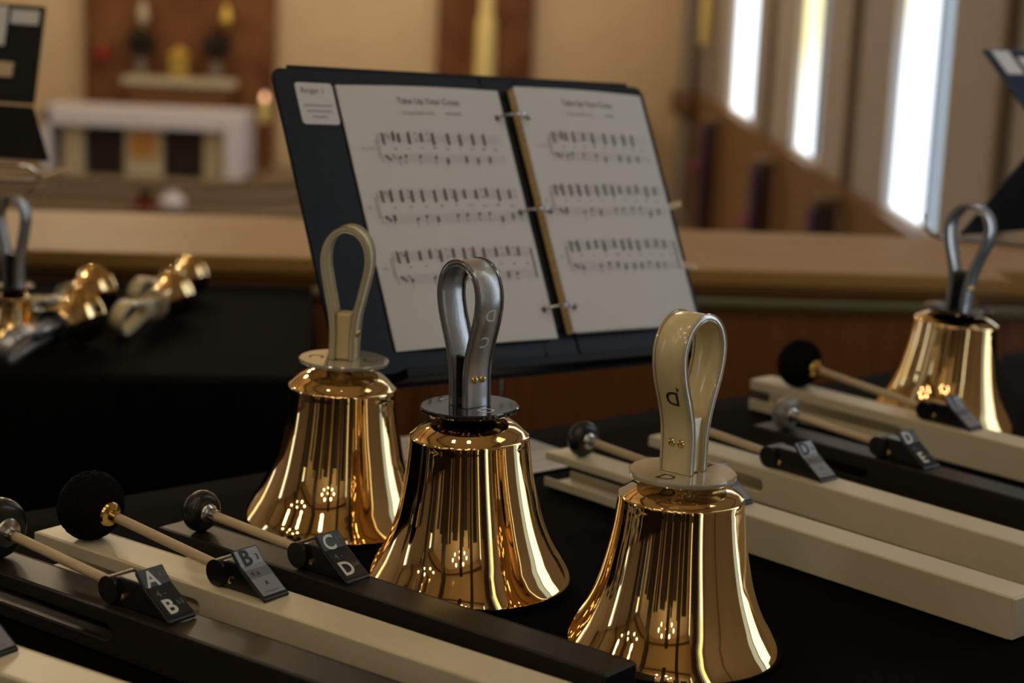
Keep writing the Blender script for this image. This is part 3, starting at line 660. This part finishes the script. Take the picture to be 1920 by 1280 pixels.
MB().box((-0.0215, -0.022, -0.0085), (0.0255, 0.296, -0.0050)).build('spine', 'vinyl_navy', bd, bevel=0.001)
MB().box((-0.008, 0.01, -0.0049), (0.008, 0.27, -0.0025)).build('ring_mechanism', 'stand_black', bd, bevel=0.0008)
# left sheet: bows gently; right stack: thick, lifted at the rings
def page(x0, x1, z_in, z_out, th, name, y_off=0.0, inner_left=False):
    n = 12; vs = []; fs = []
    for i in range(n + 1):
        t = i / n; x = x0 + (x1 - x0) * t
        tt = (1 - t) if inner_left else t
        z = z_out + (z_in - z_out) * tt + 0.004 * math.sin(PI * tt)
        for y in (y_off, y_off + PH):
            vs += [(x, y, z), (x, y, z - th)]
    for i in range(n):
        k = i * 4; fs += [(k, k + 4, k + 6, k + 2), (k + 1, k + 3, k + 7, k + 5), (k, k + 1, k + 5, k + 4), (k + 2, k + 6, k + 7, k + 3)]
    fs += [(0, 2, 3, 1), (n * 4, n * 4 + 1, n * 4 + 3, n * 4 + 2)]
    return MB().add(vs, fs)
pl_ = page(-0.0061 - PW, -0.0061, 0.002, -0.002, 0.0012, 'l').build('left_page', 'paper', bd)
pr_ = page(0.0135, 0.0061 + PW, 0.008, -0.001, 0.0010, 'r', 0.0035, True).build('right_page', 'paper', bd)
MB().box((0.0138, 0.004, -0.0035), (0.0200, 0.004 + PH - 0.001, 0.0068)).build('page_edges', 'paper_edge', bd)
page(0.0195, 0.0061 + PW - 0.001, 0.0065, -0.0022, 0.0030, 's', 0.0025, True).build('page_stack', 'paper', bd)
def ring(y):
    return MB().tube([(-0.0155, y, -0.003)] + [(0.0035 + 0.019 * math.cos(t), y, 0.003 + 0.015 * math.sin(t)) for t in [PI * (1 - i / 14) for i in range(13)]] + [(0.0225, y, 0.009)], 0.0017, 8)
for y in (0.032, 0.140, 0.2475):
    ring(y + 0.0).build('ring', 'steel', bd, smooth=True)
m = MB()
for y in (0.032, 0.140, 0.2475): m.lathe([(0.0, 0), (0.0034, 0), (0.0034, 0.0002)], 14, Matrix.Translation((-0.0165, y, 0.0027)))
m.build('punched_hole', 'ink', pl_)
m = MB()
for y in (0.032, 0.140, 0.2475): m.lathe([(0.0, 0), (0.0034, 0), (0.0034, 0.0002)], 14, Matrix.Translation((0.0225, y, 0.0091)))
m.build('punched_hole', 'ink', pr_)
# sticker on the left cover
lbm = MB().prism(round_poly(-0.2715, -0.2255, 0.237, 0.281, 0.004), -0.0039, -0.0034, 'z').build('sticker', 'paper', bd)
m = MB(); vs, fs = text_geo('Ringer 1', 0.0085); m.add(vs, fs, Matrix.Translation((-0.2515, 0.2725, -0.0032))); m.build('sticker_title', 'ink', lbm)
m = MB()
for k, (a, b_) in enumerate(((-0.266, -0.231), (-0.264, -0.233), (-0.258, -0.240))): m.box((a, 0.256 - 0.006 * k, -0.0033), (b_, 0.2578 - 0.006 * k, -0.0031))
m.build('sticker_line', 'ink_grey', lbm)
for y, s_ in ((0.143, 1), (0.080, -1)):
    MB().add([(0.205, y - .004, -0.0030), (0.247, y - .004 + .008 * s_, -0.0030), (0.247, y + .004 + .008 * s_, -0.0030), (0.205, y + .004, -0.0030),
              (0.205, y - .004, -0.0024), (0.247, y - .004 + .008 * s_, -0.0024), (0.247, y + .004 + .008 * s_, -0.0024), (0.205, y + .004, -0.0024)],
             [(3, 2, 1, 0), (4, 5, 6, 7), (0, 1, 5, 4), (1, 2, 6, 5), (2, 3, 7, 6), (3, 0, 4, 7)]).build('index_tab', 'tab_tan', bd)
# printed music: u across the page, v down the page, both 0..1
def print_music(parent, zfun, x0, y_off, pw):
    black = MB(); grey = MB(); pink = MB()
    def P(u, v): x = x0 + u * pw; return x, y_off + PH * (1 - v)
    def rect(m, u, v, wd, ht):       # centre, size in metres
        x, y = P(u, v); z = zfun(u) + 0.0003
        m.add([(x - wd / 2, y - ht / 2, z), (x + wd / 2, y - ht / 2, z), (x + wd / 2, y + ht / 2, z), (x - wd / 2, y + ht / 2, z)], [(0, 1, 2, 3)])
    def line_h(m, u0, u1, v, th):
        k = 6
        for i in range(k):
            a, b_ = u0 + (u1 - u0) * i / k, u0 + (u1 - u0) * (i + 1) / k; xa, y = P(a, v); xb, _ = P(b_, v); za, zb = zfun(a) + 0.0003, zfun(b_) + 0.0003
            m.add([(xa, y - th / 2, za), (xb, y - th / 2, zb), (xb, y + th / 2, zb), (xa, y + th / 2, za)], [(0, 1, 2, 3)])
    def head(m, u, v, r=0.00155):
        x, y = P(u, v); z = zfun(u) + 0.0004; n = 8
        m.add([(x + r * 1.25 * math.cos(2 * PI * i / n), y + r * math.sin(2 * PI * i / n + 0.3), z) for i in range(n)], [tuple(range(n))])
    def text(m, t_, sz, u, v):
        x, y = P(u, v); vs, fs = text_geo(t_, sz); m.add([(q.x + x, q.y + y, zfun((q.x + x - x0) / pw) + 0.0004) for q in vs], fs)
    text(black, 'Take Up Your Cross', 0.0098, 0.52, 0.060)
    text(grey, '(Compatible with', 0.0062, 0.44, 0.106); rect(grey, 0.66, 0.106, 0.022, 0.0022)
    sp_ = 0.0021 / PH
    systems = [(0.205, 0.285, 0.165, 0.935, [.255, .285, .345, .42, .49, .585, .66, .745, .82], [.27, .305, .39, .485, .555, .675, .75, .83], 0.10),
               (0.425, 0.515, 0.085, 0.955, [.165, .225, .285, .345, .42, .485, .545, .605, .68, .75, .83, .905], [.16, .29, .345, .41, .535, .595, .675, .74, .82, .895], 0.03),
               (0.655, 0.742, 0.095, 0.965, [.175, .25, .31, .37, .45, .515, .575, .64, .72, .80, .87], [.18, .31, .375, .44, .50, .57, .63, .70, .77, .83], 0.04)]
    rnd = random.Random(2)
    for si, (vt, vb, ua, ub, tr, ba, un) in enumerate(systems):
        for v0 in (vt, vb):
            for k in range(5): line_h(grey, ua, ub, v0 + (k - 2) * sp_, 0.00028)
        # brace, clefs, key signature
        rect(black, ua, (vt + vb) / 2, 0.0005, (vb - vt + 4 * sp_) * PH)
        rect(grey, ua - 0.012, (vt + vb) / 2, 0.0013, (vb - vt) * PH * 0.9)
        for dv in (-2, -1, 0, 1, 2, 3): head(black, ua + 0.028 + 0.006 * (dv % 2), vt + dv * sp_, 0.0013)
        rect(black, ua + 0.03, vt, 0.0005, 0.0125)
        for dv in (-1.2, -.4, .5): head(black, ua + 0.03 + 0.012 * (dv + 1), vb + dv * sp_, 0.0014)
        for k, ds in enumerate((-1.6, -0.3)): rect(black, ua + 0.052 + 0.012 * k, vt + ds * sp_, 0.0011, 0.0035); rect(black, ua + 0.068 + 0.008 * k, vb + ds * sp_, 0.0011, 0.003)
        text(pink if si == 1 else grey, 'Handbells' if si == 0 else ('HB' if si else ''), 0.0045, un, (vt + vb) / 2)
        for u in tr:
            n = rnd.choice((3, 3, 4, 4)); v = vt + rnd.uniform(-2.4, -1.2) * sp_
            for k in range(n): head(black, u, v + k * 1.55 * sp_, 0.00165)
            rect(black, u + 0.0075, v + (n - 1) * 0.75 * sp_ - sp_ * 0.5, 0.00065, (n + 0.8) * 1.5 * sp_ * PH)
            if rnd.random() < 0.3:
                head(grey, u + 0.04, vt - 2.4 * sp_, 0.0012); head(grey, u + 0.045, vt + 1.4 * sp_, 0.0013)
        for u in ba:
            n = rnd.choice((1, 2, 2)); v = vb + rnd.uniform(-1.8, 0.6) * sp_
            for k in range(n): head(black, u, v + k * 1.6 * sp_, 0.00165)
            rect(black, u - 0.006, v + 2.0 * sp_, 0.0006, 4.2 * sp_ * PH)
        for k in range(9):
            u = ua + 0.09 + (ub - ua - 0.14) * k / 8; rect(black if k % 4 == 3 else grey, u, (vt + vb) / 2 + rnd.uniform(-.003, .003), rnd.choice((0.003, 0.0045, 0.006)), 0.0012 if k % 4 else 0.0018)
        nb = 3
        for k in range(1, nb + 1): rect(grey, ua + (ub - ua) * k / nb, vt, 0.0003, 4 * sp_ * PH); rect(grey, ua + (ub - ua) * k / nb, vb, 0.0003, 4 * sp_ * PH)
    rect(black, 0.953, (0.655 + 0.742) / 2, 0.0004, (0.087 + 4 * sp_) * PH); rect(black, 0.963, (0.655 + 0.742) / 2, 0.0015, (0.087 + 4 * sp_) * PH)
    for o in (black.build('printed_notes', 'ink', parent), grey.build('printed_staves', 'ink_grey', parent), pink.build('printed_word', 'ink_pink', parent)): o['kind'] = 'stuff'
def zl(u): return -0.002 + 0.004 * u + 0.004 * math.sin(PI * u)
def zr(u): return -0.001 + 0.009 * (1 - u) + 0.004 * math.sin(PI * (1 - u))
print_music(pl_, zl, -0.0061 - PW, 0.0, PW)
print_music(pr_, zr, 0.0135, 0.0035, 0.0061 + PW - 0.0135)

# the stand itself: desk, ledge, pole, tripod
ms = thing('music_stand', 'black music stand holding the open binder', 'music stand')
Mi = MBD
MB().box((-0.27, -0.035, -0.0125), (0.215, 0.302, -0.0100), Mi).build('desk', 'stand_black', ms)
MB().box((-0.235, -0.032, -0.0099), (0.215, -0.0225, 0.022), Mi).build('ledge', 'stand_black', ms, bevel=0.001)
pc_ = Mi @ Vector((-0.03, 0.10, -0.0126)); pb = Vector((-0.010, 2.105, 0.0))
MB().tube([pc_, Vector((pb.x, pb.y, pc_.z - 0.03)), Vector((pb.x, pb.y, T - 0.3))], 0.0058, 14).build('pole', 'steel', ms, smooth=True)
MB().tube([Vector((pb.x, pb.y, T - 0.29)), Vector((pb.x, pb.y, 0.12))], 0.009, 14).build('outer_pole', 'stand_black', ms, smooth=True)
for k in range(3):
    a = R(130 + 120 * k)
    MB().tube([Vector((pb.x, pb.y, 0.14)), Vector((pb.x + 0.05 * math.cos(a), pb.y + 0.05 * math.sin(a), 0.06)), Vector((pb.x + 0.16 * math.cos(a), pb.y + 0.16 * math.sin(a), 0.009))], 0.008, 10).build('leg', 'stand_black', ms, smooth=True)

# ------------------------------------------------------------------ small bells lying and standing on the left table
def lie(x, y, dirv, D, up_roll=0.0, hs=0.9):
    """bell on its side, handle pointing along dirv; rests on lip and handguard"""
    d = Vector((dirv[0], dirv[1], 0)).normalized()
    ang_ = math.atan2(D / 2 - 0.024, 0.15)
    z = Vector((d.x * math.cos(ang_), d.y * math.cos(ang_), -math.sin(ang_)))
    side = Vector((0, 0, 1)).cross(z).normalized(); upv = z.cross(side).normalized()
    x_ = side * math.cos(up_roll) + upv * math.sin(up_roll)
    y_ = z.cross(x_)
    lowest = D / 2 * math.cos(ang_)
    return Matrix(((x_.x, y_.x, z.x, x), (x_.y, y_.y, z.y, y), (x_.z, y_.z, z.z, T + 0.0015 + lowest), (0, 0, 0, 1)))
make_bell('small bronze handbell with black handle standing at the left edge', 0.078, (-0.670, 2.390, T + 0.001), R(-14), 'black', ('', ''), None, disc_r=0.027, hs=0.98, detail=False, sw=0.0095, lw=0.85)
make_bell('small bronze handbell lying with black handle loop towards the camera', 0.076, (0, 0, 0), 0, 'black', ('', ''), None, disc_r=0.024, hs=0.9, detail=False, sw=0.010, matrix=lie(-0.580, 2.395, (-0.32, -0.95), 0.076, R(60)))
make_bell('small bronze handbell lying with cream handle, behind the black handled one', 0.072, (0, 0, 0), 0, 'cream', ('', ''), None, disc_r=0.024, hs=0.85, detail=False, sw=0.010, matrix=lie(-0.608, 2.600, (-0.36, -0.93), 0.072, R(80)))
make_bell('small bronze handbell lying with cream handle loop near the table middle', 0.067, (0, 0, 0), 0, 'cream', ('', ''), None, disc_r=0.023, hs=0.9, detail=False, sw=0.010, matrix=lie(-0.495, 2.600, (-0.27, -0.96), 0.067, R(80)))
make_bell('small bronze handbell lying farthest back against the parapet', 0.062, (0, 0, 0), 0, 'cream', ('', ''), None, disc_r=0.022, hs=0.85, detail=False, sw=0.010, matrix=lie(-0.503, 2.785, (-0.36, -0.93), 0.062, R(80)))

# ------------------------------------------------------------------ folders on clear stands at both edges of the picture
def quad_board(name, material, pts, th, parent, bevel=0.002):
    a, b_, c, d = [Vector(q) for q in pts]; n = (b_ - a).cross(d - a).normalized() * th
    return MB().add([a, b_, c, d, a - n, b_ - n, c - n, d - n], [(0, 1, 2, 3), (7, 6, 5, 4), (0, 4, 5, 1), (1, 5, 6, 2), (2, 6, 7, 3), (3, 7, 4, 0)]).build(name, material, parent, bevel=bevel)
def easel(lab_b, lab_s, corner_tr, corner_mr, corner_br, left, st_lab, sgn, extra):
    pass
# left: folder whose right edge shows
lf_ = thing('music_folder', 'black folder with white sticker at the left edge', 'folder')
Y = 2.42
TR, MR, BR = Vector((-0.706, 2.706, T + 0.4367)), Vector((-0.7095, 2.651, T + 0.297)), Vector((-0.674, 2.596, T + 0.222))
dl = Vector((-0.30, -0.06, 0.012))
quad_board('upper_board', 'stand_black', (MR + dl, MR, TR, TR + dl), 0.004, lf_)
quad_board('lower_board', 'stand_black', (BR + dl, BR, MR + Vector((0, -0.0045, -0.002)), MR + dl + Vector((0, -0.0045, -0.002))), 0.004, lf_)
nb = (dl.cross(TR - MR)).normalized(); nb = nb if nb.y < 0 else -nb
uv = (TR - MR).normalized(); hv = dl.normalized()
q0 = TR - uv * 0.008 + hv * 0.008 + nb * 0.0012
quad_board('sticker', 'paper', (q0 - uv * 0.022 + hv * 0.040, q0 - uv * 0.022, q0, q0 + hv * 0.040), 0.0008, lf_, 0)
q1 = TR - uv * 0.006 + hv * 0.052 + nb * 0.006
quad_board('page', 'paper', (q1 - uv * 0.06 + hv * 0.2, q1 - uv * 0.06, q1, q1 + hv * 0.2), 0.001, lf_, 0)
q1 = MR + uv * 0.038 + hv * 0.036 + nb * 0.004
quad_board('index_tab', 'tab_tan', (q1 + hv * 0.06, q1, q1 + uv * 0.022, q1 + uv * 0.022 + hv * 0.06), 0.002, lf_, 0)
ls = thing('acrylic_stand', 'clear stand with bent wire lip under the left folder', 'stand')
MB().tube([BR + Vector((-0.3, -0.03, -0.006)), BR + Vector((-0.04, -0.035, -0.004)), BR + Vector((-0.018, -0.035, -0.006)), BR + Vector((-0.004, -0.035, -0.018)), BR + Vector((-0.012, -0.035, -0.026)), BR + Vector((-0.3, -0.03, -0.026))], 0.0032, 10).build('wire_lip', 'wire', ls, smooth=True)
MB().tube([BR + Vector((-0.004, -0.035, -0.018)), BR + Vector((0.03, 0.02, -0.006))], 0.003, 10).build('wire_arm', 'acrylic', ls, smooth=True)
quad_board('front_sheet', 'acrylic', (Vector((-1.0, 2.55, T + 0.004)), Vector((-0.676, 2.60, T + 0.004)), BR + Vector((0.0, -0.03, -0.03)), BR + Vector((-0.3, -0.06, -0.03))), 0.004, ls, 0.0005)
# right: folder whose left corner shows
rf_ = thing('music_folder', 'dark folder with painted window sheen and sticker at the right edge', 'folder')
TL, ML, BL = Vector((0.622, 2.50, T + 0.4405)), Vector((0.700, 2.44, T + 0.332)), Vector((0.590, 2.40, T + 0.196))
dr_ = Vector((0.24, 0.21, -0.004))
quad_board('upper_board', 'vinyl_window_sheen', (ML, ML + dr_, TL + dr_, TL), 0.004, rf_)
quad_board('lower_board', 'stand_black', (BL, BL + dr_, ML + dr_ + Vector((0, 0, -0.004)), ML + Vector((0, 0, -0.004))), 0.004, rf_)
uv = (TL - ML).normalized(); hv = dr_.normalized(); nb = hv.cross(uv).normalized(); nb = nb if nb.y < 0 else -nb
q0 = TL - uv * 0.004 + hv * 0.014 + nb * 0.0012
quad_board('sticker', 'paper', (q0 - uv * 0.040, q0 - uv * 0.040 + hv * 0.040, q0 + hv * 0.040, q0), 0.0008, rf_, 0)
q0 = TL - uv * 0.016 + hv * 0.062 + nb * 0.003
quad_board('sticker', 'paper', (q0 - uv * 0.018, q0 - uv * 0.018 + hv * 0.1, q0 + hv * 0.1, q0), 0.001, rf_, 0)
rs = thing('acrylic_stand', 'clear stand with bent wire lip under the right folder', 'stand')
a0 = Vector((0.548, 2.42, T + 0.204))
MB().tube([a0 + Vector((0.004, 0.03, 0.012)), a0, a0 + Vector((0.006, -0.01, -0.008)), a0 + Vector((0.02, -0.012, -0.012)), a0 + Vector((0.30, 0.06, -0.035))], 0.0034, 10).build('wire_lip', 'wire', rs, smooth=True)
quad_board('front_sheet', 'acrylic', (Vector((0.66, 2.30, T + 0.004)), Vector((0.93, 2.44, T + 0.004)), a0 + Vector((0.30, 0.05, -0.042)), a0 + Vector((0.03, -0.012, -0.018))), 0.004, rs, 0.0005)
